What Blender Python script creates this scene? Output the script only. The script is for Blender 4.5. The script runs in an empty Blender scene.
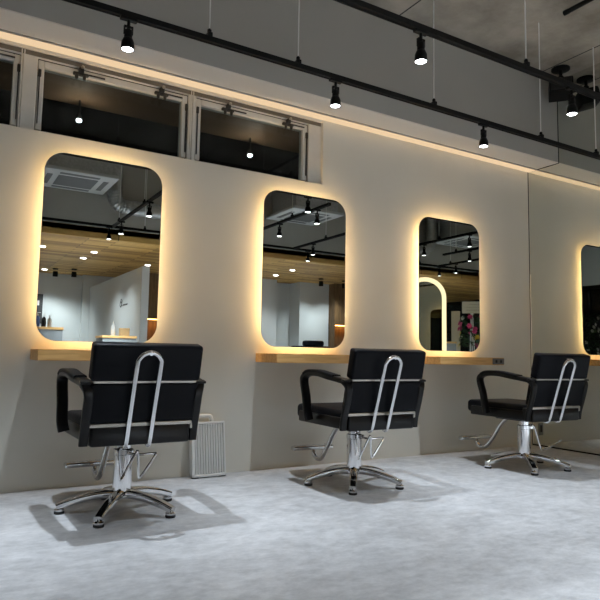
import bpy, bmesh, math, random
from mathutils import Vector, Matrix
random.seed(7)
C = bpy.context.scene.collection
PI = math.pi
SC = bpy.context.scene

# ------------------------------------------------------------------ materials
def _new(name):
    m = bpy.data.materials.new(name); m.use_nodes = True
    nt = m.node_tree; nt.nodes.clear()
    out = nt.nodes.new('ShaderNodeOutputMaterial')
    return m, nt, out

def pbr(name, col, rough=.5, metal=0, spec=.5, noise=0, nscale=20, bump=0, bscale=200, col2=None, coat=0):
    m, nt, out = _new(name)
    b = nt.nodes.new('ShaderNodeBsdfPrincipled')
    b.inputs['Base Color'].default_value = (*col, 1)
    b.inputs['Roughness'].default_value = rough
    b.inputs['Metallic'].default_value = metal
    b.inputs['Specular IOR Level'].default_value = spec
    b.inputs['Coat Weight'].default_value = coat
    nt.links.new(b.outputs[0], out.inputs[0])
    tc = nt.nodes.new('ShaderNodeTexCoord')
    if noise or col2:
        n = nt.nodes.new('ShaderNodeTexNoise'); n.inputs['Scale'].default_value = nscale; n.inputs['Detail'].default_value = 5
        nt.links.new(tc.outputs['Object'], n.inputs['Vector'])
        r = nt.nodes.new('ShaderNodeValToRGB')
        a = col2 if col2 else tuple(c*(1-noise) for c in col)
        r.color_ramp.elements[0].color = (*a, 1); r.color_ramp.elements[0].position = .3
        r.color_ramp.elements[1].color = (*col, 1); r.color_ramp.elements[1].position = .7
        nt.links.new(n.outputs['Fac'], r.inputs['Fac']); nt.links.new(r.outputs[0], b.inputs['Base Color'])
    if bump:
        n2 = nt.nodes.new('ShaderNodeTexNoise'); n2.inputs['Scale'].default_value = bscale
        nt.links.new(tc.outputs['Object'], n2.inputs['Vector'])
        bp = nt.nodes.new('ShaderNodeBump'); bp.inputs['Strength'].default_value = bump; bp.inputs['Distance'].default_value = .002
        nt.links.new(n2.outputs['Fac'], bp.inputs['Height']); nt.links.new(bp.outputs[0], b.inputs['Normal'])
    return m

def emit(name, col, strength):
    m, nt, out = _new(name)
    e = nt.nodes.new('ShaderNodeEmission'); e.inputs[0].default_value = (*col, 1); e.inputs[1].default_value = strength
    nt.links.new(e.outputs[0], out.inputs[0])
    return m

def mirror_mat(name, col=(.66, .69, .67)):
    m, nt, out = _new(name)
    g = nt.nodes.new('ShaderNodeBsdfGlossy'); g.inputs['Color'].default_value = (*col, 1); g.inputs['Roughness'].default_value = 0
    nt.links.new(g.outputs[0], out.inputs[0])
    return m

def pane_mat(name):
    m, nt, out = _new(name)
    t = nt.nodes.new('ShaderNodeBsdfTransparent'); t.inputs[0].default_value = (.75, .8, .8, 1)
    g = nt.nodes.new('ShaderNodeBsdfGlossy'); g.inputs['Roughness'].default_value = 0.0
    f = nt.nodes.new('ShaderNodeFresnel'); f.inputs['IOR'].default_value = 1.36
    x = nt.nodes.new('ShaderNodeMixShader')
    nt.links.new(f.outputs[0], x.inputs[0]); nt.links.new(t.outputs[0], x.inputs[1]); nt.links.new(g.outputs[0], x.inputs[2])
    nt.links.new(x.outputs[0], out.inputs[0])
    return m

def wood_mat(name, c1, c2, scale=(1.5, 14, 14), rough=.45):
    m, nt, out = _new(name)
    b = nt.nodes.new('ShaderNodeBsdfPrincipled'); b.inputs['Roughness'].default_value = rough
    b.inputs['Specular IOR Level'].default_value = .3
    tc = nt.nodes.new('ShaderNodeTexCoord'); mp = nt.nodes.new('ShaderNodeMapping'); mp.inputs['Scale'].default_value = scale
    n = nt.nodes.new('ShaderNodeTexNoise'); n.inputs['Scale'].default_value = 3; n.inputs['Detail'].default_value = 8; n.inputs['Distortion'].default_value = .6
    r = nt.nodes.new('ShaderNodeValToRGB')
    r.color_ramp.elements[0].color = (*c1, 1); r.color_ramp.elements[0].position = .35
    r.color_ramp.elements[1].color = (*c2, 1); r.color_ramp.elements[1].position = .65
    nt.links.new(tc.outputs['Object'], mp.inputs[0]); nt.links.new(mp.outputs[0], n.inputs['Vector'])
    nt.links.new(n.outputs['Fac'], r.inputs['Fac']); nt.links.new(r.outputs[0], b.inputs['Base Color'])
    nt.links.new(b.outputs[0], out.inputs[0])
    return m

def plank_mat(name):
    # slatted timber ceiling: boards run along X
    m, nt, out = _new(name)
    b = nt.nodes.new('ShaderNodeBsdfPrincipled'); b.inputs['Roughness'].default_value = .55
    tc = nt.nodes.new('ShaderNodeTexCoord')
    mp = nt.nodes.new('ShaderNodeMapping'); mp.inputs['Rotation'].default_value = (0, 0, 0)
    br = nt.nodes.new('ShaderNodeTexBrick'); br.inputs['Scale'].default_value = 1
    br.inputs['Color1'].default_value = (.80, .49, .15, 1); br.inputs['Color2'].default_value = (.36, .19, .05, 1)
    br.inputs['Mortar'].default_value = (.04, .025, .012, 1); br.inputs['Mortar Size'].default_value = .006
    br.inputs['Brick Width'].default_value = 1.1; br.inputs['Row Height'].default_value = .11; br.offset = .37
    nt.links.new(tc.outputs['Object'], mp.inputs[0]); nt.links.new(mp.outputs[0], br.inputs['Vector'])
    nt.links.new(br.outputs['Color'], b.inputs['Base Color']); nt.links.new(b.outputs[0], out.inputs[0])
    return m

def floor_mat(name):
    m, nt, out = _new(name)
    b = nt.nodes.new('ShaderNodeBsdfPrincipled'); b.inputs['Roughness'].default_value = .42; b.inputs['Specular IOR Level'].default_value = .35
    tc = nt.nodes.new('ShaderNodeTexCoord')
    n1 = nt.nodes.new('ShaderNodeTexNoise'); n1.inputs['Scale'].default_value = 3.4; n1.inputs['Detail'].default_value = 9; n1.inputs['Roughness'].default_value = .68; n1.inputs['Distortion'].default_value = .5
    mp = nt.nodes.new('ShaderNodeMapping'); mp.inputs['Scale'].default_value = (1.0, 1.3, 1); mp.inputs['Rotation'].default_value = (0, 0, .5)
    nt.links.new(tc.outputs['Object'], mp.inputs[0]); nt.links.new(mp.outputs[0], n1.inputs['Vector'])
    n2 = nt.nodes.new('ShaderNodeTexNoise'); n2.inputs['Scale'].default_value = 13; n2.inputs['Detail'].default_value = 8; n2.inputs['Roughness'].default_value = .7
    mp2 = nt.nodes.new('ShaderNodeMapping'); mp2.inputs['Scale'].default_value = (1, 1.5, 1); mp2.inputs['Rotation'].default_value = (0, 0, .2)
    nt.links.new(tc.outputs['Object'], mp2.inputs[0]); nt.links.new(mp2.outputs[0], n2.inputs['Vector'])
    mx = nt.nodes.new('ShaderNodeMath'); mx.operation = 'MULTIPLY_ADD'; mx.inputs[1].default_value = .5
    nt.links.new(n2.outputs['Fac'], mx.inputs[0])
    hf = nt.nodes.new('ShaderNodeMath'); hf.operation = 'MULTIPLY'; hf.inputs[1].default_value = .5
    nt.links.new(n1.outputs['Fac'], hf.inputs[0]); nt.links.new(hf.outputs[0], mx.inputs[2])
    r = nt.nodes.new('ShaderNodeValToRGB')
    r.color_ramp.elements[0].position = .38; r.color_ramp.elements[0].color = (.39, .39, .40, 1)
    r.color_ramp.elements[1].position = .62; r.color_ramp.elements[1].color = (.64, .64, .65, 1)
    nt.links.new(mx.outputs[0], r.inputs['Fac']); nt.links.new(r.outputs[0], b.inputs['Base Color'])
    nt.links.new(b.outputs[0], out.inputs[0])
    return m

def ceiling_mat(name):
    m, nt, out = _new(name)
    b = nt.nodes.new('ShaderNodeBsdfPrincipled'); b.inputs['Roughness'].default_value = .85
    tc = nt.nodes.new('ShaderNodeTexCoord')
    n1 = nt.nodes.new('ShaderNodeTexNoise'); n1.inputs['Scale'].default_value = 1.6; n1.inputs['Detail'].default_value = 9; n1.inputs['Roughness'].default_value = .62
    nt.links.new(tc.outputs['Object'], n1.inputs['Vector'])
    r = nt.nodes.new('ShaderNodeValToRGB')
    r.color_ramp.elements[0].position = .36; r.color_ramp.elements[0].color = (.24, .208, .165, 1)
    r.color_ramp.elements[1].position = .66; r.color_ramp.elements[1].color = (.49, .435, .36, 1)
    nt.links.new(n1.outputs['Fac'], r.inputs['Fac'])
    # formwork board joints along Y
    sx = nt.nodes.new('ShaderNodeSeparateXYZ'); nt.links.new(tc.outputs['Object'], sx.inputs[0])
    ad = nt.nodes.new('ShaderNodeMath'); ad.operation = 'ADD'; ad.inputs[1].default_value = 36 - 4.87
    nt.links.new(sx.outputs['X'], ad.inputs[0])
    md = nt.nodes.new('ShaderNodeMath'); md.operation = 'MODULO'; md.inputs[1].default_value = 1.8
    nt.links.new(ad.outputs[0], md.inputs[0])
    lt = nt.nodes.new('ShaderNodeMath'); lt.operation = 'LESS_THAN'; lt.inputs[1].default_value = .014
    nt.links.new(md.outputs[0], lt.inputs[0])
    mx = nt.nodes.new('ShaderNodeMixRGB'); mx.inputs[2].default_value = (.03, .027, .024, 1)
    nt.links.new(lt.outputs[0], mx.inputs[0]); nt.links.new(r.outputs[0], mx.inputs[1])
    nt.links.new(mx.outputs[0], b.inputs['Base Color']); nt.links.new(b.outputs[0], out.inputs[0])
    return m

M = dict(
    wall=pbr('wall_paint', (.71, .685, .61), .75, spec=.25, noise=.04, nscale=3, bump=.15, bscale=300),
    wallp=pbr('pale_wall_paint', (.62, .645, .645), .75, spec=.25, noise=.03, nscale=3),
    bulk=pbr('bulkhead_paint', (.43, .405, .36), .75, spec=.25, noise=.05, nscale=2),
    soffit=pbr('bulkhead_paint_lit', (.84, .78, .70), .7, spec=.25),  # lighter warm copy of the bulkhead paint, lit look put into its colour
    floor=floor_mat('mottled_vinyl'), ceil=ceiling_mat('bare_concrete'),
    oak=wood_mat('pale_oak', (.66, .36, .12), (.82, .50, .20), (1.2, 16, 16)),
    brownwood=wood_mat('brown_veneer', (.13, .075, .035), (.22, .13, .06), (14, 14, 1.2)),
    plank=plank_mat('slatted_timber'),
    black=pbr('black_metal', (.006, .006, .006), .5, spec=.2),
    leather=pbr('black_leather', (.0025, .003, .005), .45, spec=.13, bump=.2, bscale=350),
    lacquer=pbr('black_lacquer', (.004, .0035, .0035), .28, spec=.3),
    chrome=pbr('chrome', (.76, .76, .77), .06, 1),
    steel=pbr('brushed_steel', (.50, .47, .42), .35, 1), satin=pbr('satin_chrome', (.72, .72, .72), .16, 1),
    rubber=pbr('black_rubber', (.015, .015, .015), .7),
    alu=pbr('window_aluminium', (.66, .64, .59), .5, .1, noise=.05),
    dark=pbr('dark_fitting', (.02, .019, .018), .5),
    pane=pane_mat('window_glass'),
    mirror=mirror_mat('silvered_mirror'), wmirror=mirror_mat('wall_mirror_silver', (.78, .80, .76)),
    edge=pbr('mirror_edge', (.55, .6, .57), .2),
    halo=emit('warm_led', (1, .66, .31), 68),
    bandglow=emit('halo_band_glow', (1, .72, .44), .62),  # glow put in for mirror LED light falling on the underside
    archled=emit('arch_led', (1, .78, .48), 1.8),
    lens=emit('lamp_lens', (.93, .97, 1), 14),
    caseg=pbr('case_grey', (.74, .74, .72), .4, .2), cased=pbr('case_dark', (.16, .16, .16), .5),
    white=pbr('white_plastic', (.72, .72, .70), .45), beige=pbr('beige_card', (.6, .45, .25), .7),
    blue=pbr('blue_label', (.08, .16, .42), .5), grey=pbr('grey_laminate', (.26, .27, .27), .55),
    galv=pbr('galvanised_duct', (.5, .5, .49), .4, .8, noise=.2, nscale=30),
    acw=pbr('air_con_white', (.55, .55, .53), .6), acg=pbr('air_con_grille', (.14, .14, .14), .6),
    leaf=pbr('leaf_green', (.015, .05, .012), .6), pink=pbr('pink_petal', (.62, .06, .2), .6), whitep=pbr('white_petal', (.7, .68, .6), .6),
    yellow=pbr('yellow_petal', (.7, .5, .06), .6), sign=pbr('cream_card', (.62, .54, .40), .7), ink=pbr('ink', (.03, .03, .03), .6),
    city=emit('street_glow', (1, .85, .65), 4),
    logo=pbr('logo_bronze', (.06, .055, .05), .5),
    bronze=pbr('bronze_trim', (.13, .115, .095), .5), timber=pbr('added_eave_brown', (.22, .13, .07), .7, noise=.2, nscale=6),
    outletm=pbr('grey_outlet', (.20, .18, .16), .45),
    wire=pbr('steel_wire', (.8, .78, .74), .5, 0),
)

# ------------------------------------------------------------------ mesh helpers
def bm_new(): return bmesh.new()

def box(bm, x0, x1, y0, y1, z0, z1, bev=0, seg=2, mat=None):
    t = bmesh.new()
    bmesh.ops.create_cube(t, size=1)
    for v in t.verts:
        v.co = Vector(((x0+x1)/2 + v.co.x*(x1-x0), (y0+y1)/2 + v.co.y*(y1-y0), (z0+z1)/2 + v.co.z*(z1-z0)))
    if bev: bmesh.ops.bevel(t, geom=t.edges[:], offset=bev, segments=seg, affect='EDGES', profile=.5)
    if mat is not None: bmesh.ops.transform(t, matrix=mat, verts=t.verts)
    merge(bm, t); return bm

def merge(bm, t):
    vs = {v: bm.verts.new(v.co) for v in t.verts}
    for f in t.faces:
        try: bm.faces.new([vs[v] for v in f.verts])
        except ValueError: pass
    t.free()

def smooth_path(pts, n=6, closed=False):
    P = [Vector(p) for p in pts]; out = []
    N = len(P); rng = range(N if closed else N-1)
    for i in rng:
        p0 = P[(i-1) % N] if closed or i > 0 else P[0]*2-P[1]
        p1 = P[i]; p2 = P[(i+1) % N]
        p3 = P[(i+2) % N] if closed or i+2 < N else P[-1]*2-P[-2]
        for k in range(n):
            t = k/n
            out.append(.5*((2*p1)+(p2-p0)*t+(2*p0-5*p1+4*p2-p3)*t*t+(-p0+3*p1-3*p2+p3)*t**3))
    if not closed: out.append(P[-1])
    return out

def sweep(bm, pts, section, closed=False, up=None, scales=None):
    """sweep a 2D section (list of (a,b)) along pts; 'up' fixes the frame"""
    P = [Vector(p) for p in pts]; N = len(P); rings = []
    prev = None
    for i in range(N):
        a = P[(i-1) % N] if closed or i > 0 else P[i]
        b = P[(i+1) % N] if closed or i < N-1 else P[i]
        t = (b-a).normalized()
        if up is not None:
            s = t.cross(Vector(up))
            if s.length < 1e-5: s = prev if prev else t.orthogonal()
            s.normalize()
        else:
            if prev is None: s = t.orthogonal().normalized()
            else:
                s = prev - t*prev.dot(t)
                s = s.normalized() if s.length > 1e-6 else t.orthogonal().normalized()
        prev = s
        u = s.cross(t)
        k = scales[i] if scales else 1
        rings.append([bm.verts.new(P[i]+s*(c[0]*k)+u*(c[1]*k)) for c in section])
    m = len(section)
    for i in range(N if closed else N-1):
        r0, r1 = rings[i], rings[(i+1) % N]
        for j in range(m):
            bm.faces.new((r0[j], r0[(j+1) % m], r1[(j+1) % m], r1[j]))
    if not closed:
        bm.faces.new(rings[0][::-1]); bm.faces.new(rings[-1])
    return bm

def circ(r, n=10): return [(r*math.cos(2*PI*k/n), r*math.sin(2*PI*k/n)) for k in range(n)]

def rrect(w, h, r, n=5):
    out = []
    for cx, cy, a0 in ((w/2-r, h/2-r, 0), (-w/2+r, h/2-r, 90), (-w/2+r, -h/2+r, 180), (w/2-r, -h/2+r, 270)):
        for k in range(n+1):
            a = math.radians(a0+90*k/n); out.append((cx+r*math.cos(a), cy+r*math.sin(a)))
    return out

def tube(bm, pts, r, n=10, smooth=0, closed=False, scales=None):
    p = smooth_path(pts, smooth, closed) if smooth else pts
    return sweep(bm, p, circ(r, n), closed, scales=scales)

def lathe(bm, prof, n=24, mat=None):
    """prof: list of (r,z)"""
    t = bmesh.new(); rings = []
    for r, z in prof:
        rings.append([t.verts.new((r*math.cos(2*PI*k/n), r*math.sin(2*PI*k/n), z)) for k in range(n)])
    for a, b in zip(rings, rings[1:]):
        for j in range(n): t.faces.new((a[j], a[(j+1) % n], b[(j+1) % n], b[j]))
    t.faces.new(rings[0][::-1]); t.faces.new(rings[-1])
    if mat is not None: bmesh.ops.transform(t, matrix=mat, verts=t.verts)
    merge(bm, t); return bm

def prism(bm, outline, y0, y1):
    """outline of (x,z) extruded along y"""
    a = [bm.verts.new((x, y0, z)) for x, z in outline]; b = [bm.verts.new((x, y1, z)) for x, z in outline]
    n = len(outline)
    bm.faces.new(a); bm.faces.new(b[::-1])
    for i in range(n): bm.faces.new((a[i], b[i], b[(i+1) % n], a[(i+1) % n]))
    return bm

def obj(name, bm, mat, parent=None, smooth=True, loc=None, rot=None):
    bmesh.ops.recalc_face_normals(bm, faces=bm.faces[:])
    me = bpy.data.meshes.new(name); bm.to_mesh(me); bm.free()
    me.materials.append(mat)
    if smooth:
        me.polygons.foreach_set('use_smooth', [True]*len(me.polygons)); me.set_sharp_from_angle(angle=math.radians(38))
    o = bpy.data.objects.new(name, me); C.objects.link(o)
    if parent is not None: o.parent = parent
    if loc: o.location = loc
    if rot: o.rotation_euler = rot
    return o

def tag(o, label, cat, group=None, kind=None):
    o['label'] = label; o['category'] = cat
    if group: o['group'] = group
    if kind: o['kind'] = kind
    return o

def thing(name, label, cat, loc=(0, 0, 0), rotz=0, group=None):
    o = bpy.data.objects.new(name, None); o.empty_display_size = .1; C.objects.link(o)
    o.location = loc; o.rotation_euler = (0, 0, rotz)
    return tag(o, label, cat, group)

def struct(name, bm, m, smooth=False):
    o = obj(name, bm, m, smooth=smooth); o['kind'] = 'structure'; return o

def dup(root, loc=None, rotz=None, label=None):
    r = root.copy(); C.objects.link(r)
    if loc is not None: r.location = loc
    if rotz is not None: r.rotation_euler = (0, 0, rotz)
    if label: r['label'] = label
    for ch in [k for k in root.children if k.type != 'LIGHT']:
        c = ch.copy(); C.objects.link(c); c.parent = r
        for g in list(ch.children):
            d = g.copy(); C.objects.link(d); d.parent = c
    return r

# ------------------------------------------------------------------ dimensions
D = 4.083                      # face of the mirror wall
XL, XR, YB = -2.6, 9.0, -5.6   # room limits
XS = 5.167                     # mirrored end wall
ZC = 3.64                      # concrete ceiling
BY, BZ = 3.718, 2.797          # bulkhead face and soffit
WX, WZ0, WZ1 = 2.625, 2.25, 2.775

# ------------------------------------------------------------------ room shell
struct('floor', box(bm_new(), XL-.2, XR+.2, YB-.2, D+.3, -.1, 0), M['floor'])
struct('ceiling', box(bm_new(), XL-.2, XR+.2, YB-.2, D+.3, ZC, ZC+.12), M['ceil'])
b = bm_new()
box(b, XL-.2, XS+.15, D, D+.25, 0, WZ0)
box(b, XL-.2, XS+.15, D, D+.25, WZ1, ZC)
box(b, WX, XS+.15, D, D+.25, WZ0, WZ1)
box(b, XL-.2, -1.75, D, D+.25, WZ0, WZ1)
struct('wall_back', b, M['wall'])
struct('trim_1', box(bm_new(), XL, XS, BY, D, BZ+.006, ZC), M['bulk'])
struct('trim_5', box(bm_new(), XL, XS, BY, D, BZ, BZ+.006), M['soffit'])  # thin underside board carrying the lit bulkhead colour
# side walls
b = bm_new()
box(b, XL-.2, XL, 2.2, D, 0, ZC); box(b, XL-.2, XL, YB, 2.2, 2.6, ZC)
struct('wall_left', b, M['wallp'])
b = bm_new()
box(b, XS+.012, XS+.15, 1.6, D, 0, ZC); box(b, XS+.15, XR, 1.6, 1.75, 0, ZC); box(b, XR, XR+.2, YB, 1.75, 0, ZC)
struct('wall_right', b, M['wallp'])
b = bm_new()
box(b, XL, XR, YB-.2, YB, 0, ZC); box(b, 2.6, 3.6, YB, YB+.16, 0, 2.5)
struct('wall_front', b, M['wallp'])
# timber clad lowered ceiling of the reception
struct('trim_2', box(bm_new(), XL, XR, YB, -.92, 2.5, 2.66), M['plank'])
struct('trim_3', box(bm_new(), XL, XR, -.95, -.92, 2.58, ZC), M['bulk'])
# free standing partition with the salon mark
struct('wall_partition', box(bm_new(), 2.75, 2.87, YB+.16, -1.55, 0, 2.24), M['wallp'])
b = bm_new(); box(b, 5.5, 6.31, -3.70, -3.55, 0, 2.5); box(b, 6.31, 6.90, -4.10, -4.0, 0, 2.5); box(b, 6.90, XR, -3.70, -3.55, 0, 2.5); box(b, 6.25, 6.31, -4.1, -3.70, 0, 2.5); box(b, 6.90, 6.96, -4.1, -3.70, 0, 2.5)
struct('wall_shampoo', b, M['wallp'])

# ------------------------------------------------------------------ big mirror on the end wall
t = thing('wall_mirror', 'full height mirror sheet covering the right end wall', 'mirror', (XS, 0, 0))
b = box(bm_new(), 0, .010, 1.7, D-.003, .012, ZC-.002)
obj('mirror_glass', b, M['wmirror'], t, smooth=False)
obj('bottom_channel', box(bm_new(), -.004, .010, 1.7, D-.003, 0, .014), M['black'], t, smooth=False)
b = box(bm_new(), -.002, .010, D-.007, D-.0005, .014, BZ); box(b, -.002, .010, BY-.007, BY-.0005, BZ-.006, ZC-.002); box(b, -.002, .010, BY-.0005, D, BZ-.007, BZ-.0005)
obj('edge_seal', b, M['black'], t, smooth=False)
obj('bevel_glint', box(bm_new(), -.003, -.0005, D-.016, D-.009, .016, 1.72), M['white'], t, smooth=False)  # white strip painted in for the glint of the mirror's bevelled edge

# ------------------------------------------------------------------ high windows
WY = 4.135
def window(n, x0, x1, g0, g1):
    """outer frame x0..x1, glass g0..g1"""
    t = thing('window_%d' % n, '', 'window', (x0, WY, WZ0))
    t['kind'] = 'structure'
    w = x1-x0; hh = WZ1-WZ0
    fr = bm_new()
    a, c = g0-x0-.045, g1-x0+.045
    box(fr, 0, a, -.03, .06, 0, hh, .003, 1); box(fr, c, w, -.03, .06, 0, hh, .003, 1)
    tr = box(bm_new(), 0, w, -.034, -.0305, hh-.030, hh-.001); tr_o = obj('head_trim', tr, M['bronze'], t, smooth=False)
    box(fr, a, c, -.03, .06, hh-.035, hh, .003, 1); box(fr, a, c, -.03, .06, 0, .006)
    # thin upstands that draw the profile lines
    for x in (.008, w-.008): box(fr, x-.003, x+.003, -.036, -.03, 0, hh)
    obj('window_frame', fr, M['alu'], t)
    s = bm_new()
    zt = hh-.085
    box(s, a+.004, a+.043, -.015, .05, .02, zt+.045, .004, 1); box(s, c-.043, c-.004, -.015, .05, .02, zt+.045, .004, 1)
    box(s, a+.043, c-.043, -.015, .05, zt, zt+.045, .004, 1); box(s, a+.043, c-.043, -.015, .05, .006, .014)
    so = obj('sash', s, M['alu'], t)
    p = box(bm_new(), a+.040, c-.040, .010, .016, .010, zt+.003)
    obj('window_pane', p, M['pane'], t, smooth=False)
    # shadow gap between frame and sash
    g = bm_new()
    box(g, a, c, -.012, .045, zt+.045, hh-.035); box(g, a, a+.004, -.012, .045, .02, zt+.045); box(g, c-.004, c, -.012, .045, .02, zt+.045)
    obj('gasket', g, M['dark'], t, smooth=False)
    L = c-a
    for fx in (.26, .80):
        k = bm_new(); xx = a+L*fx
        box(k, xx-.05, xx+.05, -.040, -.015, zt-.004, zt+.018, .005, 1)
        box(k, xx-.017, xx+.017, -.052, -.02, zt+.012, zt+.048, .005, 1)
        lathe(k, [(.009, -.018), (.012, 0), (.009, .016)], 10, Matrix.Translation((xx-.03, -.05, zt-.02)))
        lathe(k, [(.009, -.018), (.012, 0), (.009, .016)], 10, Matrix.Translation((xx+.02, -.05, zt-.02)))
        o = obj('latch', k, M['dark'], t)
        obj('latch_cap', lathe(bm_new(), [(.010, 0), (.012, .01), (.006, .018)], 10, Matrix.Translation((xx+.004, -.066, zt+.036))), M['steel'], o)
        st = bm_new(); box(st, xx+.05, xx+.16, -.022, -.015, zt+.015, zt+.024); obj('stay_bar', st, M['dark'], t, smooth=False)
    for x in (a+.012, c-.016):
        k = bm_new(); box(k, x, x+.006, -.026, -.015, .06, zt-.05); box(k, x-.006, x+.012, -.03, -.015, zt-.07, zt-.02, .003, 1)
        obj('stay_arm', k, M['dark'], t)
    return t
w1 = window(1, -.72, .352, -.60, .30); w2 = window(2, .352, 1.492, .486, 1.420); w3 = window(3, 1.492, WX, 1.570, 2.452)
w1['label'] = 'high dark window cut off by the left picture border'
w2['label'] = 'high dark awning window above the largest backlit mirror'
w3['label'] = 'high dark awning window ending at the beige reveal, right of the others'

struct('trim_4', box(bm_new(), XL-.2, 4.4, D+.252, 4.91, 2.80, 2.9), M['timber'])  # eave slab added outside for the brown upper part of the panes
def dot_lamp(label, x):  # lamp added outside to give a pane its bright dot
    t = thing('pane_dot_lamp', label, 'lamp', (x, 4.80, 2.80), 0, 'lamps added outside for the dots in the panes')
    obj('stem', lathe(bm_new(), [(.008, -.11), (.008, 0)], 8), M['black'], t)
    obj('shade', lathe(bm_new(), [(.022, -.155), (.026, -.15), (.02, -.12), (.01, -.105)], 14), M['black'], t)
    obj('bulb', lathe(bm_new(), [(.008, -.176), (.018, -.170), (.021, -.1555), (.018, -.15)], 14), M['lens'], t)
    li = bpy.data.lights.new('pane_dot_bulb', 'POINT'); li.energy = 1.2; li.shadow_soft_size = .02; li.color = (1, .9, .75)
    lo = bpy.data.objects.new('pane_dot_bulb', li); C.objects.link(lo); lo.parent = t; lo.location = (0, -.05, -.18)
dot_lamp('added lamp giving the bright dot in the window above the largest mirror', .83)
dot_lamp('added lamp giving the bright dot in the rightmost high window', 2.305)

# ------------------------------------------------------------------ glowing band added for mirror LED light on the bulkhead underside
t = thing('halo_band', 'warm glowing band added for mirror light along top of mirror wall', 'light', (XL, D, BZ))
obj('glow_strip', box(bm_new(), 0, XS-XL-.004, -.115, -.012, -.008, -.0005), M['bandglow'], t, smooth=False)
obj('band_edge', box(bm_new(), 0, XS-XL-.004, -.122, -.115, -.012, -.0005), M['bulk'], t, smooth=False)

# ------------------------------------------------------------------ backlit mirrors and their shelves
MX, MW, MP, MZ0, MZ1 = .508, .760, 1.556, .914, 2.120
def backlit_mirror(label):
    t = thing('backlit_mirror', label, 'mirror', (0, 0, 0), 0, 'backlit styling mirrors')
    w, h = MW, MZ1-MZ0
    o = rrect(w, h, .125, 10)
    b = prism(bm_new(), o, -.055, -.0495); obj('mirror_glass', b, M['mirror'], t, smooth=False)
    e = bm_new(); oo = rrect(w+.003, h+.003, .1265, 10)
    # thin polished rim
    n = len(o)
    A = [e.verts.new((x, -.0552, z)) for x, z in o]; B = [e.verts.new((x, -.0552, z)) for x, z in oo]; Cc = [e.verts.new((x, -.0494, z)) for x, z in oo]
    for i in range(n):
        j = (i+1) % n
        e.faces.new((A[i], A[j], B[j], B[i])); e.faces.new((B[i], B[j], Cc[j], Cc[i]))
    obj('rim', e, M['edge'], t, smooth=False)
    b = prism(bm_new(), rrect(w-.21, h-.21, .06, 8), -.0494, -.001); obj('backing_box', b, M['white'], t, smooth=False)
    # LED tape around the box
    r = rrect(w-.20, h-.20, .065, 8); s = bm_new(); n = len(r)
    A = [s.verts.new((x, -.045, z)) for x, z in r]; B = [s.verts.new((x, -.031, z)) for x, z in r]
    for i in range(n): s.faces.new((A[i], A[(i+1) % n], B[(i+1) % n], B[i]))
    obj('led_strip', s, M['halo'], t, smooth=False)
    return t
mzc = (MZ0+MZ1)/2
m0 = backlit_mirror('tall rounded backlit mirror behind the chair beside the ribbed grey case')
m0.location = (MX+MW/2, D, mzc)
dup(m0, (MX+MP+MW/2, D, mzc), 0, 'middle rounded backlit mirror, second of the three on the wall')
dup(m0, (MX+2*MP+MW/2, D, mzc), 0, 'rounded backlit mirror nearest the mirrored end wall, showing a lit arch')

def shelf(label):
    t = thing('mirror_shelf', label, 'shelf', (0, 0, 0), 0, 'oak shelves under the mirrors')
    obj('board', box(bm_new(), 0, .772, -.333, -.002, 0, .066, .002, 1), M['oak'], t)
    p = box(bm_new(), .625, .7725, -.3365, -.30, .006, .060, .002, 1); pl = obj('power_outlet', p, M['outletm'], t)
    pl['label'] = 'dark outlet block let into the shelf end'
    for x in (.67, .73): obj('socket', box(bm_new(), x-.012, x+.012, -.338, -.336, .02, .045, .002, 1), M['dark'], pl)
    return t
s0 = shelf('oak shelf under the largest mirror, partly behind the nearest chair'); s0.location = (.492, D, .796)
dup(s0, (.492+MP+.003, D, .796), 0, 'oak shelf under the middle mirror')
dup(s0, (.492+2*MP+.004, D, .796), 0, 'oak shelf under the mirror nearest the mirrored end wall')

# wall outlet low down near the end wall
t = thing('wall_outlet', 'small grey wall outlet low on wall behind the farthest chair', 'outlet', (2*XS-5.296, D, .15))
obj('cover_plate', box(bm_new(), -.035, .035, -.008, 0, -.06, .06, .003, 1), M['grey'], t)
obj('socket', box(bm_new(), -.016, .016, -.011, -.007, -.03, .04, .002, 1), M['dark'], t)

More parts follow.
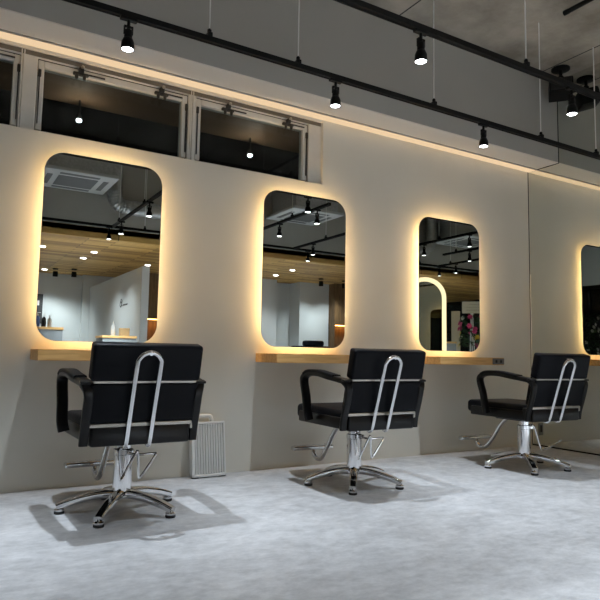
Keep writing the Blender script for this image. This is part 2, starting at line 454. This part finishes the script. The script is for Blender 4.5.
# ------------------------------------------------------------------ salon chair
def make_chair(label):
    t = thing('styling_chair', label, 'chair', (0, 0, 0), 0, 'black styling chairs at the mirrors')
    hw, hb = .252, .274
    b = box(bm_new(), -hw+.012, hw-.012, -.22, .385, .415, .512, .028, 4)
    obj('seat', b, M['leather'], t)
    b = box(bm_new(), -hw, hw, -.315, -.21, .392, .490, .012, 3)
    box(b, -hw, -hw+.03, -.31, .33, .395, .468, .010, 2); box(b, hw-.03, hw, -.31, .33, .395, .468, .010, 2)
    obj('seat_shell', b, M['lacquer'], t)
    b = box(bm_new(), -.15, .15, -.16, .16, .375, .415, .01, 2); obj('seat_plate', b, M['black'], t)
    ang = math.radians(13)
    H = Matrix.Translation((0, -.212, .40)) @ Matrix.Rotation(ang, 4, 'X')
    b = box(bm_new(), -hb, hb, -.085, -.015, .125, .328, .014, 4, H); obj('backrest', b, M['leather'], t)
    b = box(bm_new(), -hb-.002, hb+.002, -.092, -.018, .336, .522, .016, 4, H); obj('head_cushion', b, M['leather'], t)
    b = box(bm_new(), -hb+.012, hb-.012, -.078, -.03, .312, .344, .004, 1, H); obj('back_joint', b, M['steel'], t)
    b = box(bm_new(), -hw-.006, hb-.006, -.082, -.055, .104, .124, .005, 2, H)
    box(b, hb-.022, hb-.006, -.082, -.055, .08, .124, .005, 2, H); obj('back_bar', b, M['steel'], t)
    for s in (-1, 1):
        a = s*(hb-.02); e = s*(hb+.045)
        obj('arm_bracket', box(bm_new(), min(a, e), max(a, e), -.075, -.035, .318, .331, .003, 1, H), M['lacquer'], t)
    # arms: bent lacquered loop, broad at the front and narrow at the rear post
    for s in (-1, 1):
        f, m_, r_ = s*(hw+.052), s*(hw+.050), s*(hw+.026)
        pth = smooth_path([(f-s*.01, .105, .425), (f, .110, .48), (f, .130, .58), (f, .160, .67), (f, .148, .712), (f, .08, .733), (m_, -.04, .735), (m_, -.16, .720), (s*(hw+.04), -.27, .706), (s*(hw+.035), -.330, .692), (r_, -.350, .645), (r_, -.325, .55), (r_, -.295, .46), (r_, -.285, .398)], 5)
        n = len(pth); k0 = n*9//13
        sc = [1.0 if i < k0 else max(.74, 1-.26*(i-k0)/6) for i in range(n)]
        ao = obj('armrest', sweep(bm_new(), pth, [(q[1], q[0]) for q in rrect(.058, .034, .010, 3)], up=(1, 0, 0), scales=sc), M['lacquer'], t)
        pp = smooth_path([(f, .132, .730), (f, .08, .748), (m_, -.04, .750), (m_, -.16, .735), (s*(hw+.044), -.235, .724)], 5)
        obj('arm_pad', sweep(bm_new(), pp, [(q[1], q[0]) for q in rrect(.066, .022, .009, 3)], up=(1, 0, 0)), M['leather'], ao)
    def hp(x, y, z): return H @ Vector((x-.018, y, z))
    w = .059
    def yy(z): return -.092-.040*(z/.40)
    pts = [hp(-w, -.045, .008), hp(-w, -.075, .002), hp(-w, yy(.03), .033)] + [hp(-w, yy(z), z) for z in (.12, .26, .436)]
    for k in range(1, 8):
        a = PI-PI*k/8; z = .436+w*math.sin(a); pts.append(hp(w*math.cos(a), yy(z), z))
    pts += [hp(w, yy(z), z) for z in (.436, .26, .12)] + [hp(w, yy(.03), .033), hp(w, -.075, .002), hp(w, -.045, .008)]
    o = obj('back_handle', tube(bm_new(), pts, .0122, 12, 3), M['chrome'], t); o['label'] = 'chrome hairpin handle on chair back'
    b = lathe(bm_new(), [(.008, -.03), (.012, 0), (.011, .012)], 10, H @ Matrix.Translation((-.018, yy(.48), .493)) @ Matrix.Rotation(PI/2, 4, 'X'))
    obj('handle_boss', b, M['chrome'], o)
    b = lathe(bm_new(), [(.056, .075), (.062, .082), (.062, .092), (.055, .096), (.050, .10), (.050, .300), (.053, .303), (.053, .330), (.042, .334), (.042, .378)], 28)
    o = obj('hydraulic_column', b, M['chrome'], t)
    obj('collar', lathe(bm_new(), [(.052, .098), (.0545, .100), (.0545, .108), (.052, .110)], 28), M['black'], o)
    for k in range(5):
        a = math.radians(235+72*k)
        R = Matrix.Rotation(a, 4, 'Z')
        pts = [R @ Vector(p) for p in [(.02, 0, .094), (.10, 0, .092), (.18, 0, .080), (.26, 0, .060), (.325, 0, .038)]]
        p2 = smooth_path(pts, 4)
        b = sweep(bm_new(), p2, rrect(.052, .040, .013, 4), up=(0, 0, 1), scales=[1.15-.30*i/(len(p2)-1) for i in range(len(p2))])
        lg = obj('base_leg', b, M['chrome'], t)
        b = lathe(bm_new(), [(.010, .012), (.024, .014), (.027, .024), (.016, .030), (.012, .048)], 14, Matrix.Translation(R @ Vector((.312, 0, 0))))
        obj('glide', b, M['chrome'], lg)
        b = lathe(bm_new(), [(.025, 0), (.027, .004), (.027, .012), (.018, .014)], 14, Matrix.Translation(R @ Vector((.312, 0, 0))))
        obj('foot_pad', b, M['rubber'], lg)
    b = tube(bm_new(), [(.00, -.05, .345), (-.035, -.09, .345), (-.062, -.11, .335), (-.050, -.12, .205), (-.035, -.12, .20), (.025, -.13, .315), (.040, -.13, .325), (.048, -.13, .205), (.060, -.13, .198), (.128, -.145, .305), (.122, -.14, .316), (.04, -.12, .312), (.0, -.06, .318)], .0065, 8, 4)
    o = obj('pump_lever', b, M['chrome'], t)
    b = lathe(bm_new(), [(.022, 0), (.026, .004), (.026, .022), (.018, .026)], 14, Matrix.Translation((.02, -.045, .305))); obj('pump_boss', b, M['chrome'], o)
    b = tube(bm_new(), [(-.03, .10, .40), (-.03, .20, .33), (-.03, .30, .20), (-.03, .37, .125), (-.03, .43, .104), (-.03, .485, .128), (-.03, .50, .165)], .0175, 12, 5)
    o = obj('footrest_arm', b, M['chrome'], t)
    b = box(bm_new(), -.205, .135, .470, .530, .160, .192, .012, 3)
    for q in range(6): box(b, -.18+q*.052, -.18+q*.052+.03, .482, .518, .190, .194)
    obj('footrest_plate', b, M['satin'], o)
    return t
c0 = make_chair('black salon chair with chrome handle beside the ribbed grey case')
c0.location = (.900, 3.36, 0); c0.rotation_euler = (0, 0, math.radians(1))
dup(c0, (2.445, 3.36, 0), math.radians(-2), 'black salon chair in front of the middle mirror, its shelf behind')
c2 = dup(c0, (4.04, 3.27, 0), math.radians(-3), 'black salon chair nearest the mirrored end wall')
for ch in c2.children:        # its pump pedal is swung out to the right
    if ch.name.startswith('pump_lever'):
        q = obj('spare', tube(bm_new(), [(.02, -.04, .34), (.05, -.06, .32), (.075, -.08, .20), (.09, -.09, .150), (.13, -.095, .150), (.23, -.09, .175), (.33, -.08, .205)], .008, 8, 4), M['chrome'])
        ch.data = q.data; ch.data.name = 'pump_lever'; bpy.data.objects.remove(q)

# ------------------------------------------------------------------ ribbed case leaning on the wall
t = thing('carry_case', 'ribbed silver grey carry case leaning against wall between chairs', 'case', (1.663, 4.0, .003))
t.rotation_euler = (math.radians(-8), 0, 0)
w = .250
b = bm_new()
box(b, -w/2, -w/2+.022, -.03, .03, 0, .372, .005, 2); box(b, w/2-.014, w/2, -.03, .03, 0, .372, .005, 2)
box(b, -w/2, w/2, -.03, .03, 0, .020, .005, 2); box(b, -w/2, w/2, -.03, .03, .357, .374, .005, 2)
obj('case_frame', b, M['caseg'], t)
b = bm_new(); box(b, -w/2+.02, w/2-.012, -.012, .025, .018, .359)
for k in range(11):
    x = -w/2+.032+k*.0192; box(b, x-.0062, x+.0062, -.026, -.011, .02, .358, .003, 1)
obj('ribbed_panel', b, M['caseg'], t)
b = tube(bm_new(), [(-.072, 0, .37), (-.073, 0, .395), (-.062, 0, .413), (-.02, 0, .416), (.02, 0, .414), (.034, 0, .398), (.036, 0, .37)], .013, 10, 4)
obj('handle', b, M['caseg'], t)
for s in (-.1, .1): obj('foot_pad', box(bm_new(), s-.02, s+.02, -.028, .028, -.004, .002), M['rubber'], t, smooth=False)

# ------------------------------------------------------------------ light tracks
TZ = 2.64
def track(label, p0, p1, hang, group, wire_r=.0045):
    p0 = Vector((*p0, TZ)); p1 = Vector((*p1, TZ)); L = (p1-p0).length
    a = math.atan2((p1-p0).y, (p1-p0).x)
    t = thing('light_track', label, 'track', p0, a, group)
    b = box(bm_new(), 0, L, -.018, .018, -.011, .017, .002, 1)
    box(b, 0, L, -.018, -.010, -.016, -.010); box(b, 0, L, .010, .018, -.016, -.010)
    obj('rail', b, M['black'], t)
    for x in hang:
        b = box(bm_new(), x-.014, x+.014, -.021, .021, .012, .040, .003, 1); lathe(b, [(.010, .038), (.012, .045), (.012, .058), (.005, .066)], 12, Matrix.Translation((x, 0, 0)))
        c = obj('rail_clamp', b, M['black'], t)
        obj('suspension_wire', lathe(bm_new(), [(wire_r, .06), (wire_r, ZC-TZ)], 8, Matrix.Translation((x, 0, 0))), M['wire'], c)
    for x in (0, L): obj('end_cap', box(bm_new(), x-.004, x+.004, -.019, .019, -.017, .018), M['black'], t, smooth=False)
    return t
track('black light rail running closest to the bulkhead above the shelves', (-2.0, 3.12), (XS-.008, 3.12), [.6, 1.222+2.0, 1.813+2.0, 2.947+2.0, 4.12+2.0, 4.86+2.0], 'black light rails')
track('black light rail in upper right corner, nearer than the wall side rail', (-1.0, 2.381), (XS-.008, 2.381), [.9, 1.9, 3.016+1, 4.9+1], 'black light rails')
track('rail with two spotlights reflected slantwise in the largest mirror', (2.038, -.59), (2.038, 1.80), [.3, 1.5], 'black light rails')
track('slanting rail along lower edge of the ceiling air conditioner reflected in middle mirror', (3.87, -.58), (3.87, 2.20), [.4, 1.9], 'black light rails')
track('long level rail in front of timber ceiling, reflected in largest mirror', (-1.8, -.637), (7.2, -.637), [.8, 4.3, 5.6, 8.2], 'black light rails')
track('short rail reflected high in the mirror nearest the end wall', (2.89, .4), (2.89, 1.75), [.3], 'black light rails')
track('lowest slanting rail reflected in the middle mirror', (5.02, -.58), (5.02, 1.45), [.95], 'black light rails')

LAMPS = []
def spot(label, x, y, power=116, size=68, aim=(0, 0), first=[]):
    """a track spotlight hanging under the rail, the lens at the bottom"""
    if not first:
        t = thing('track_spotlight', label, 'spotlight', (0, 0, 0), 0, 'black track spotlights')
        b = box(bm_new(), -.045, .045, -.016, .016, -.030, -.010, .003, 1); obj('adapter', b, M['black'], t)
        b = lathe(bm_new(), [(.009, -.075), (.009, -.028)], 10); box(b, -.024, -.018, -.008, .008, -.105, -.062); box(b, .018, .024, -.008, .008, -.105, -.062); box(b, -.024, .024, -.008, .008, -.066, -.060)
        obj('yoke', b, M['black'], t)
        b = lathe(bm_new(), [(.018, -.082), (.021, -.086), (.021, -.125), (.025, -.130), (.033, -.150), (.035, -.185), (.035, -.190), (.031, -.190), (.029, -.183), (.0, -.1829)], 22); obj('housing', b, M['black'], t)
        obj('lens', lathe(bm_new(), [(.0295, -.1875), (.024, -.1905), (.010, -.1925)], 20), M['lens'], t)
        first.append(t)
    else:
        t = dup(first[0], None, None, label)
    t.location = (x, y, TZ)
    li = bpy.data.lights.new('spot_bulb', 'SPOT'); li.energy = power; li.spot_size = math.radians(size); li.spot_blend = 1.0
    li.shadow_soft_size = .022; li.color = (.80, .90, 1.0)
    lo = bpy.data.objects.new('spot_bulb', li); C.objects.link(lo); lo.parent = t; lo.location = (0, 0, -.22)
    lo.rotation_euler = (aim[0], aim[1], 0)
    return t
spot('track spotlight above the large mirror, leftmost lit lamp of the rail', .765, 3.12)
spot('track spotlight on wall side rail just right of the last high window', 2.096, 3.12)
spot('track spotlight on wall side rail above the mirror showing a lit arch', 3.452, 3.12)
spot('track spotlight on the upper rail, at its middle in the picture', 2.155, 2.381, 30, 72)
spot('track spotlight in front of the black ceiling speaker', 3.46, 2.381, 30, 72)
spot('track spotlight on the upper rail, above the top edge of the picture', .42, 2.381, 40, 72)
spot('track spotlight on wall side rail, beyond the left picture border', -.58, 3.12)
spot('farther lamp of two on the slanting rail reflected in the largest mirror', 2.038, -0.148, 500, 84)
spot('nearer lamp on the slanting rail, highest lamp reflected in the largest mirror', 2.038, 1.126, 65, 80)
spot('lamp beside timber ceiling edge on the level rail, in the largest mirror', 1.991, -0.638, 500, 84)
spot('lamp reflected at top right of the middle mirror', 3.869, 1.931, 50, 80)
spot('lamp reflected below the air conditioner at left of the middle mirror', 3.869, 0.982, 65, 80)
spot('lowest hanging lamp reflected in middle mirror above the timber ceiling', 5.313, -0.638, 500, 84)
spot('lamp just above the lowest hanging lamp in the middle mirror', 5.025, -0.008, 500, 84)
spot('lamp on short rail reflected in mirror nearest the mirrored end wall', 2.889, 1.003, 65, 80)

# ------------------------------------------------------------------ black conduit under the ceiling
t = thing('ceiling_conduit', 'black round conduit on the concrete ceiling, top right corner', 'conduit', (4.07, 2.84, 3.57))
obj('pipe', tube(bm_new(), [(0, 0, 0), (0, -.005, 0), (0, -3.6, 0)], .019, 14), M['black'], t)
obj('end_collar', tube(bm_new(), [(0, .006, 0), (0, -.03, 0)], .021, 14), M['black'], t)
obj('clip', box(bm_new(), -.014, .014, -.30, -.27, -.022, .07, .003, 1), M['steel'], t)

# ------------------------------------------------------------------ ceiling speaker by the mirror
t = thing('ceiling_speaker', 'black wall-tilted loudspeaker hanging from ceiling beside mirrored end wall', 'speaker', (4.97, 3.53, ZC))
b = lathe(bm_new(), [(.075, -.022), (.085, -.016), (.085, 0)], 20); obj('ceiling_plate', b, M['black'], t)
b = lathe(bm_new(), [(.016, -.10), (.016, -.02)], 12); lathe(b, [(.02, -.11), (.028, -.10), (.028, -.085), (.02, -.075)], 14); obj('bracket', b, M['black'], t)
Hs = Matrix.Translation((-.005, 0, -.19)) @ Matrix.Rotation(math.radians(-50), 4, 'Z') @ Matrix.Rotation(math.radians(-14), 4, 'X')
b = box(bm_new(), -.105, .105, -.09, .09, -.095, .055, .008, 2, Hs); obj('cabinet', b, M['black'], t)
b = box(bm_new(), -.094, .094, -.098, -.088, -.086, .046, .004, 1, Hs); obj('grille', b, M['dark'], t)

# ------------------------------------------------------------------ salon interior seen in the mirrors
def cassette(label, x, y, z):
    t = thing('air_conditioner', label, 'air conditioner', (x, y, z), 0, 'ceiling cassette air conditioners')
    obj('panel', box(bm_new(), -.475, .475, -.475, .475, 0, .05, .012, 2), M['acw'], t)
    b = bm_new(); box(b, -.25, .25, -.25, .25, -.006, .004)
    obj('intake_grille', b, M['acg'], t, smooth=False)
    for k in range(4):
        R = Matrix.Rotation(k*PI/2, 4, 'Z')
        obj('air_vane', box(bm_new(), -.25, .25, .32, .39, -.004, .004, .002, 1, R), M['acg'], t)
    obj('casing', box(bm_new(), -.40, .40, -.40, .40, .05, ZC-z), M['galv'], t, smooth=False)
    return t
cassette('white cassette air conditioner reflected top left in the largest mirror', 1.46, -.42, 3.14)
cassette('white cassette air conditioner reflected top of the middle mirror', 5.10, -.42, 3.14)
t = thing('ventilation_duct', 'silver flexible duct bending under ceiling, reflected in the largest mirror', 'duct', (0, 0, 0))
obj('straight_duct', tube(bm_new(), [(2.36, -.78, 2.98), (2.7, -.78, 2.98), (4.5, -.78, 2.98)], .11, 18), M['galv'], t)
b = bm_new(); pth = smooth_path([(2.07, -.78, ZC), (2.07, -.78, 3.45), (2.07, -.78, 3.2), (2.11, -.78, 3.04), (2.23, -.78, 2.98), (2.38, -.78, 2.98)], 8)
sweep(b, pth, circ(.10, 16), scales=[1+.09*(i % 2) for i in range(len(pth))]); obj('flexible_elbow', b, M['galv'], t)

def downlight(label, x, y, first=[]):
    if not first:
        t = thing('downlight', label, 'downlight', (0, 0, 0), 0, 'downlights in the timber ceiling')
        obj('trim_ring', lathe(bm_new(), [(.06, -.006), (.06, 0)], 18), M['white'], t)
        obj('lens', lathe(bm_new(), [(.045, -.012), (.05, -.0062)], 18), M['lens'], t)
        first.append(t)
    else: t = dup(first[0], None, None, label)
    t.location = (x, y, 2.4995)
    li = bpy.data.lights.new('downlight_bulb', 'SPOT'); li.energy = 70; li.spot_size = math.radians(110); li.spot_blend = .8; li.shadow_soft_size = .04; li.color = (.9, .96, 1)
    lo = bpy.data.objects.new('downlight_bulb', li); C.objects.link(lo); lo.parent = t; lo.location = (0, 0, -.03)
downlight('downlight at the left edge of timber ceiling in the largest mirror', 1.31, -2.11)
downlight('downlight at centre of timber ceiling in the largest mirror', 2.12, -2.19)
downlight('downlight deeper than the centre one in the largest mirror', 2.10, -2.97)
downlight('downlight over the partition with the salon mark, in the largest mirror', 3.29, -3.10)
downlight('left downlight of two in the middle mirror', 5.90, -2.85)
downlight('right downlight of two in the middle mirror', 5.80, -1.99)
downlight('downlight close to pale rear wall, over the counter', 1.75, -5.0)

def washer(label, x, y, aim, first=[]):
    if not first:
        t = thing('wall_washer', label, 'spotlight', (0, 0, 0), 0, 'black adjustable spots by the rear walls')
        obj('base', lathe(bm_new(), [(.05, -.02), (.055, -.012), (.055, 0)], 16), M['black'], t)
        obj('head', lathe(bm_new(), [(.03, -.06), (.045, -.06), (.05, -.10), (.05, -.16), (.042, -.16), (.04, -.15)], 16), M['black'], t)
        first.append(t)
    else: t = dup(first[0], None, None, label)
    t.location = (x, y, 2.4995)
    li = bpy.data.lights.new('washer_bulb', 'SPOT'); li.energy = 42; li.spot_size = math.radians(80); li.spot_blend = .9; li.shadow_soft_size = .03; li.color = (.86, .95, 1)
    lo = bpy.data.objects.new('washer_bulb', li); C.objects.link(lo); lo.parent = t; lo.location = (0, 0, -.18)
    lo.rotation_euler = (math.radians(aim), 0, 0)
washer('left black spot by the pale rear wall in the largest mirror', 1.92, -4.75, -35)
washer('right black spot by the pale rear wall in the largest mirror', 2.25, -4.6, -35)
washer('left black spot by the pale wall in the middle mirror', 6.95, -2.75, -35)
washer('right black spot by the brown cabinet in the middle mirror', 7.55, -2.75, -35)

# counters by the reception
def counter(label, x0, x1, y0, y1, z):
    t = thing('reception_counter', label, 'counter', (x0, y0, 0), 0, 'reception counters')
    obj('body', box(bm_new(), 0, x1-x0, 0, y1-y0, 0, z-.035), M['grey'], t, smooth=False)
    obj('counter_top', box(bm_new(), -.01, x1-x0+.01, -.01, y1-y0+.01, z-.035, z, .003, 1), M['oak'], t)
    return t
counter('grey counter with oak top holding three bottles, in largest mirror', .98, 1.53, -1.6, -1.2, 1.195)
counter('grey counter with a white bottle and small box, in largest mirror', 2.10, 2.60, -1.65, -1.2, 1.10)
def bottle(label, x, y, z, h, m, pump=True):
    t = thing('bottle', label, 'bottle', (x, y, z), 0, 'bottles on the counters')
    r = h*.16
    obj('bottle_body', lathe(bm_new(), [(r*.9, 0), (r, .008), (r, h*.62), (r*.5, h*.74), (r*.3, h*.78)], 16), m, t)
    b = lathe(bm_new(), [(r*.34, h*.77), (r*.34, h*.86), (r*.14, h*.88), (r*.14, h)], 12)
    if pump: box(b, -.006, r*1.2, -.006, .006, h*.97, h)
    obj('pump_cap', b, M['white'], t)
bottle('white bottle with blue label, leftmost of three on grey counter', 1.20, -1.33, 1.195, .21, M['blue'])
bottle('dark bottle, middle of three on grey counter', 1.29, -1.35, 1.195, .19, M['ink'])
bottle('clear white bottle, rightmost of three on grey counter', 1.37, -1.37, 1.195, .18, M['white'])
bottle('single white bottle on the counter before the partition', 2.30, -1.42, 1.10, .23, M['white'], False)
t = thing('card_box', 'small beige box on the counter before the partition', 'box', (2.47, -1.42, 1.10))
obj('carton', box(bm_new(), -.07, .07, -.05, .05, 0, .12, .003, 1), M['beige'], t); obj('lid', box(bm_new(), -.073, .073, -.053, .053, .10, .125, .003, 1), M['beige'], t)
t = thing('wall_panel', 'narrow black panel on pale rear wall above the bottles', 'panel', (1.70, YB, 1.42))
obj('panel_face', box(bm_new(), -.13, .13, 0, .03, 0, .62, .004, 1), M['ink'], t)
obj('display', box(bm_new(), -.06, .06, .03, .034, .38, .48), M['white'], t, smooth=False)
# salon mark on the partition (a looped flourish and a fine line of script)
t = thing('wall_logo', 'looped dark salon mark with a line of script on the partition', 'logo', (2.745, -2.65, 1.70))
b = tube(bm_new(), [(0, -.18, .02), (0, -.13, .09), (0, -.07, .07), (0, -.08, 0), (0, -.14, -.05), (0, -.19, -.01), (0, -.15, .06), (0, -.05, -.03)], .006, 6, 5); obj('emblem', b, M['logo'], t)
b = tube(bm_new(), [(0, .0+.028*k, -.02+(.014 if k % 2 else -.012)) for k in range(12)], .004, 6, 3); obj('script_line', b, M['logo'], t)

def cabinet(label, x0, x1, y0, y1):
    t = thing('wood_cabinet', label, 'cabinet', (x0, y0, 0), 0, 'tall brown wood cabinets')
    w, d = x1-x0, y1-y0
    b = bm_new(); box(b, 0, w, 0, d, 0, 1.12); box(b, 0, w, 0, d, 1.56, 2.5); box(b, 0, w, 0, .04, 1.12, 1.56); box(b, 0, .02, 0, d, 1.12, 1.56); box(b, w-.02, w, 0, d, 1.12, 1.56)
    obj('carcass', b, M['brownwood'], t, smooth=False)
    obj('niche_light', box(bm_new(), .05, w-.05, d*.4, d*.6, 1.545, 1.558), emit('niche_led', (1, .45, .12), 14), t, smooth=False)
    return t
cabinet('tall brown cabinet with orange lit niche, right side of the largest mirror', 3.62, 4.35, -4.6, -4.2)
cabinet('tall brown cabinet with orange lit niche, right side of the middle mirror', 7.68, 8.40, -3.545, -3.3)

# black reclining wash chair seen low in the middle mirror
t = thing('wash_chair', 'black reclining wash chair, its top showing in the middle mirror', 'chair', (5.9, -1.15, 0), math.radians(10))
obj('pedestal', box(bm_new(), -.2, .2, -.25, .25, 0, .38, .02, 2), M['grey'], t)
obj('seat', box(bm_new(), -.3, .3, -.3, .4, .38, .52, .04, 3), M['leather'], t)
obj('backrest', box(bm_new(), -.40, .40, -.42, -.26, .45, 1.06, .05, 4, Matrix.Rotation(.08, 4, 'X')), M['leather'], t)
obj('headrest', box(bm_new(), -.20, .20, -.36, -.22, 1.02, 1.13, .04, 4), M['leather'], t)

# ------------------------------------------------------------------ arched light mirror standing in the room
t = thing('arch_mirror', 'arched standing mirror with glowing frame, reflected in the farthest mirror', 'mirror', (2.96, 0, 0), math.radians(-43.5))
r, H2 = .375, 2.28
def arch(rr, zt):
    o = [(-rr, .03)]
    for k in range(17):
        a = PI-PI*k/16; o.append((rr*math.cos(a), zt-r+rr*math.sin(a)))
    o.append((rr, .03)); return o
b = bm_new(); oi, oo = arch(r-.075, H2), arch(r, H2); n = len(oi)
A = [b.verts.new((x, .03, z)) for x, z in oi]; B = [b.verts.new((x, .03, z)) for x, z in oo]
A2 = [b.verts.new((x, .0, z)) for x, z in oi]; B2 = [b.verts.new((x, .0, z)) for x, z in oo]
for i in range(n-1):
    b.faces.new((A[i], A[i+1], B[i+1], B[i])); b.faces.new((A2[i], B2[i], B2[i+1], A2[i+1])); b.faces.new((A[i], A2[i], A2[i+1], A[i+1])); b.faces.new((B[i], B[i+1], B2[i+1], B2[i]))
obj('glowing_frame', b, M['archled'], t, smooth=False)
b = prism(bm_new(), arch(r-.075, H2), .012, .006); obj('mirror_glass', b, M['mirror'], t, smooth=False)
b = prism(bm_new(), arch(r-.005, H2), -.002, -.03); obj('back_board', b, M['white'], t, smooth=False)
b = bm_new(); box(b, -.38, .38, -.22, .10, 0, .03, .005, 1); obj('stand_foot', b, M['white'], t)

# ------------------------------------------------------------------ congratulation flower stand
t = thing('flower_stand', 'tall flower stand with cream sign and pink and yellow blooms', 'flower stand', (.72, -1.0, 0), math.radians(-45))
b = bm_new()
for a in range(3):
    q = 2*PI*a/3+.5; tube(b, [(.24*math.cos(q), .24*math.sin(q), 0), (.05*math.cos(q), .05*math.sin(q), .95), (.02*math.cos(q), .02*math.sin(q), 1.8)], .012, 8)
obj('tripod', b, M['white'], t)
so = obj('sign_board', box(bm_new(), -.20, .20, -.01, .01, 1.80, 2.05, .003, 1), M['sign'], t)
b = bm_new()
for row, (z, L) in enumerate(((1.985, 5), (1.925, 7), (1.865, 6))):
    for k in range(L):
        x = -.14+k*.045
        tube(b, [(x, .0115, z+.014), (x+.012, .0115, z-.012)], .0025, 5); tube(b, [(x-.008, .0115, z+.002), (x+.018, .0115, z+.004)], .0025, 5)
obj('sign_lettering', b, M['ink'], so, smooth=False)
b = bm_new()
for k in range(260):
    a, e = random.uniform(0, 2*PI), random.uniform(-1, 1)
    rad = random.uniform(.10, .27)
    c = Vector((rad*math.cos(a), rad*math.sin(a)*.7, 1.42+e*.32))
    n = Vector((random.uniform(-1, 1), random.uniform(-1, 1), random.uniform(-.3, 1))).normalized(); s = n.orthogonal().normalized()
    v = [b.verts.new(c-s*.018), b.verts.new(c+n*.06), b.verts.new(c+s*.018+n*.02), b.verts.new(c-n*.04)]
    b.faces.new(v)
obj('foliage', b, M['leaf'], t, smooth=False)
def flower_bm(r):
    b = bm_new()
    for ring, (k, rr, tilt) in enumerate(((6, r, .35), (5, r*.65, .8))):
        for i in range(k):
            a = 2*PI*i/k+ring*.4; d = Vector((math.cos(a)*math.cos(tilt), math.sin(a)*math.cos(tilt), math.sin(tilt))); s = Vector((-math.sin(a), math.cos(a), 0))
            b.faces.new([b.verts.new((0, 0, 0)), b.verts.new(d*rr*.6+s*rr*.42), b.verts.new(d*rr), b.verts.new(d*rr*.6-s*rr*.42)])
    return b
protos = {}
for k in range(34):
    z = 1.12+.6*random.random(); col = 'pink' if z > 1.38 else random.choice(['yellow', 'whitep', 'pink'])
    if z > 1.6: col = random.choice(['pink', 'whitep'])
    if col not in protos: o = obj('flower', flower_bm(.062), M[col], t, smooth=False); protos[col] = o
    else: o = protos[col].copy(); C.objects.link(o)
    a = random.uniform(0, 2*PI); rad = random.uniform(.2, .28)
    o.parent = t; o.location = (rad*math.cos(a), rad*math.sin(a)*.8, z)
    d = Vector((math.cos(a), math.sin(a), .35)); o.rotation_euler = d.to_track_quat('Z', 'Y').to_euler()

# pale screen beside the flowers
t = thing('display_screen', 'pale upright screen standing beside the lit arch', 'screen', (-.02, -2.2, 0), math.radians(-45))
obj('screen_panel', box(bm_new(), -.10, .10, -.015, .015, .02, 1.95, .004, 1), M['sign'], t); obj('stand_foot', box(bm_new(), -.14, .14, -.12, .12, 0, .02, .004, 1), M['white'], t)

# ------------------------------------------------------------------ shop front on the left, dark street beyond
t = thing('window_4', 'dark glazed shop front of the salon, seen in the end wall reflection', 'window', (XL-.1, 0, 0)); t['kind'] = 'structure'
b = bm_new()
for y in (-5.6, -4.5, -3.2, -1.9, -.6, .7, 2.14): box(b, -.03, .03, y, y+.06, 0, 2.6)
box(b, -.03, .03, -5.6, 2.2, 0, .08); box(b, -.03, .03, -5.6, 2.2, 2.52, 2.6)
obj('window_frame', b, M['black'], t, smooth=False)
for y, L in ((-5.54, 1.04), (-4.44, 1.24), (-3.14, 1.24), (-1.84, 1.24), (-.54, 1.24), (.76, 1.38)): obj('window_pane', box(bm_new(), -.004, .004, y, y+L, .08, 2.52), M['pane'], t, smooth=False)

t = thing('flowering_plant', 'dark leafy plant dotted with white blossoms, in the end wall reflection', 'plant', (-1.65, -.05, 0), 0)
obj('pot', lathe(bm_new(), [(.14, 0), (.19, .36), (.20, .40), (.17, .40), (.16, .34)], 20), M['white'], t)
b = bm_new()
tube(b, [(0, 0, .3), (.02, .01, .8), (.0, -.02, 1.3), (.03, 0, 1.75)], .018, 8, 4); obj('stem', b, M['brownwood'], t)
b = bm_new()
for k in range(420):
    a = random.uniform(0, 2*PI); z = random.uniform(.75, 1.85); rad = .34*math.sqrt(random.random())
    c = Vector((rad*math.cos(a), rad*math.sin(a), z)); n = Vector((random.uniform(-1, 1), random.uniform(-1, 1), random.uniform(-.5, .8))).normalized(); s = n.orthogonal().normalized()
    b.faces.new([b.verts.new(c-s*.022), b.verts.new(c+n*.08), b.verts.new(c+s*.022+n*.02), b.verts.new(c-n*.05)])
obj('foliage', b, M['leaf'], t, smooth=False)
pr = None
for k in range(26):
    if pr is None: pr = o = obj('blossom', flower_bm(.05), M['whitep'], t, smooth=False)
    else: o = pr.copy(); C.objects.link(o)
    a = random.uniform(0, 2*PI); rad = random.uniform(.26, .36)
    o.parent = t; o.location = (rad*math.cos(a), rad*math.sin(a), random.uniform(.85, 1.8)); d = Vector((math.cos(a), math.sin(a), .3)); o.rotation_euler = d.to_track_quat('Z', 'Y').to_euler()

# ------------------------------------------------------------------ world, camera
w = bpy.data.worlds.new('night'); SC.world = w; w.use_nodes = True
w.node_tree.nodes['Background'].inputs[0].default_value = (.0012, .0011, .001, 1); w.node_tree.nodes['Background'].inputs[1].default_value = 1

F, VP, VV = 604.1, (1317.93, 373.53), (450.0, -6016.0)
def nv(u, v): return Vector((u-300, -(v-300), -F)).normalized()
X = nv(*VP); Z = nv(*VV); Z = (Z-X*X.dot(Z)).normalized(); Y = Z.cross(X)
R = Matrix((X, Y, Z))            # rows: world axes in camera space, so R maps camera to world
cam = bpy.data.cameras.new('camera'); cam.sensor_width = 36; cam.lens = F/600*36; cam.clip_start = .05
co = bpy.data.objects.new('camera', cam); C.objects.link(co)
co.matrix_world = Matrix.Translation((0, 0, .85)) @ R.to_4x4()
SC.camera = co
vs = SC.view_settings
vs.view_transform = 'Standard'; vs.look = 'None'; vs.gamma = 1; vs.use_curve_mapping = False; vs.exposure = .47
SC.cycles.use_denoising = True
SC.cycles.max_bounces = 10; SC.cycles.diffuse_bounces = 5; SC.cycles.glossy_bounces = 8
SC.cycles.sample_clamp_indirect = 4
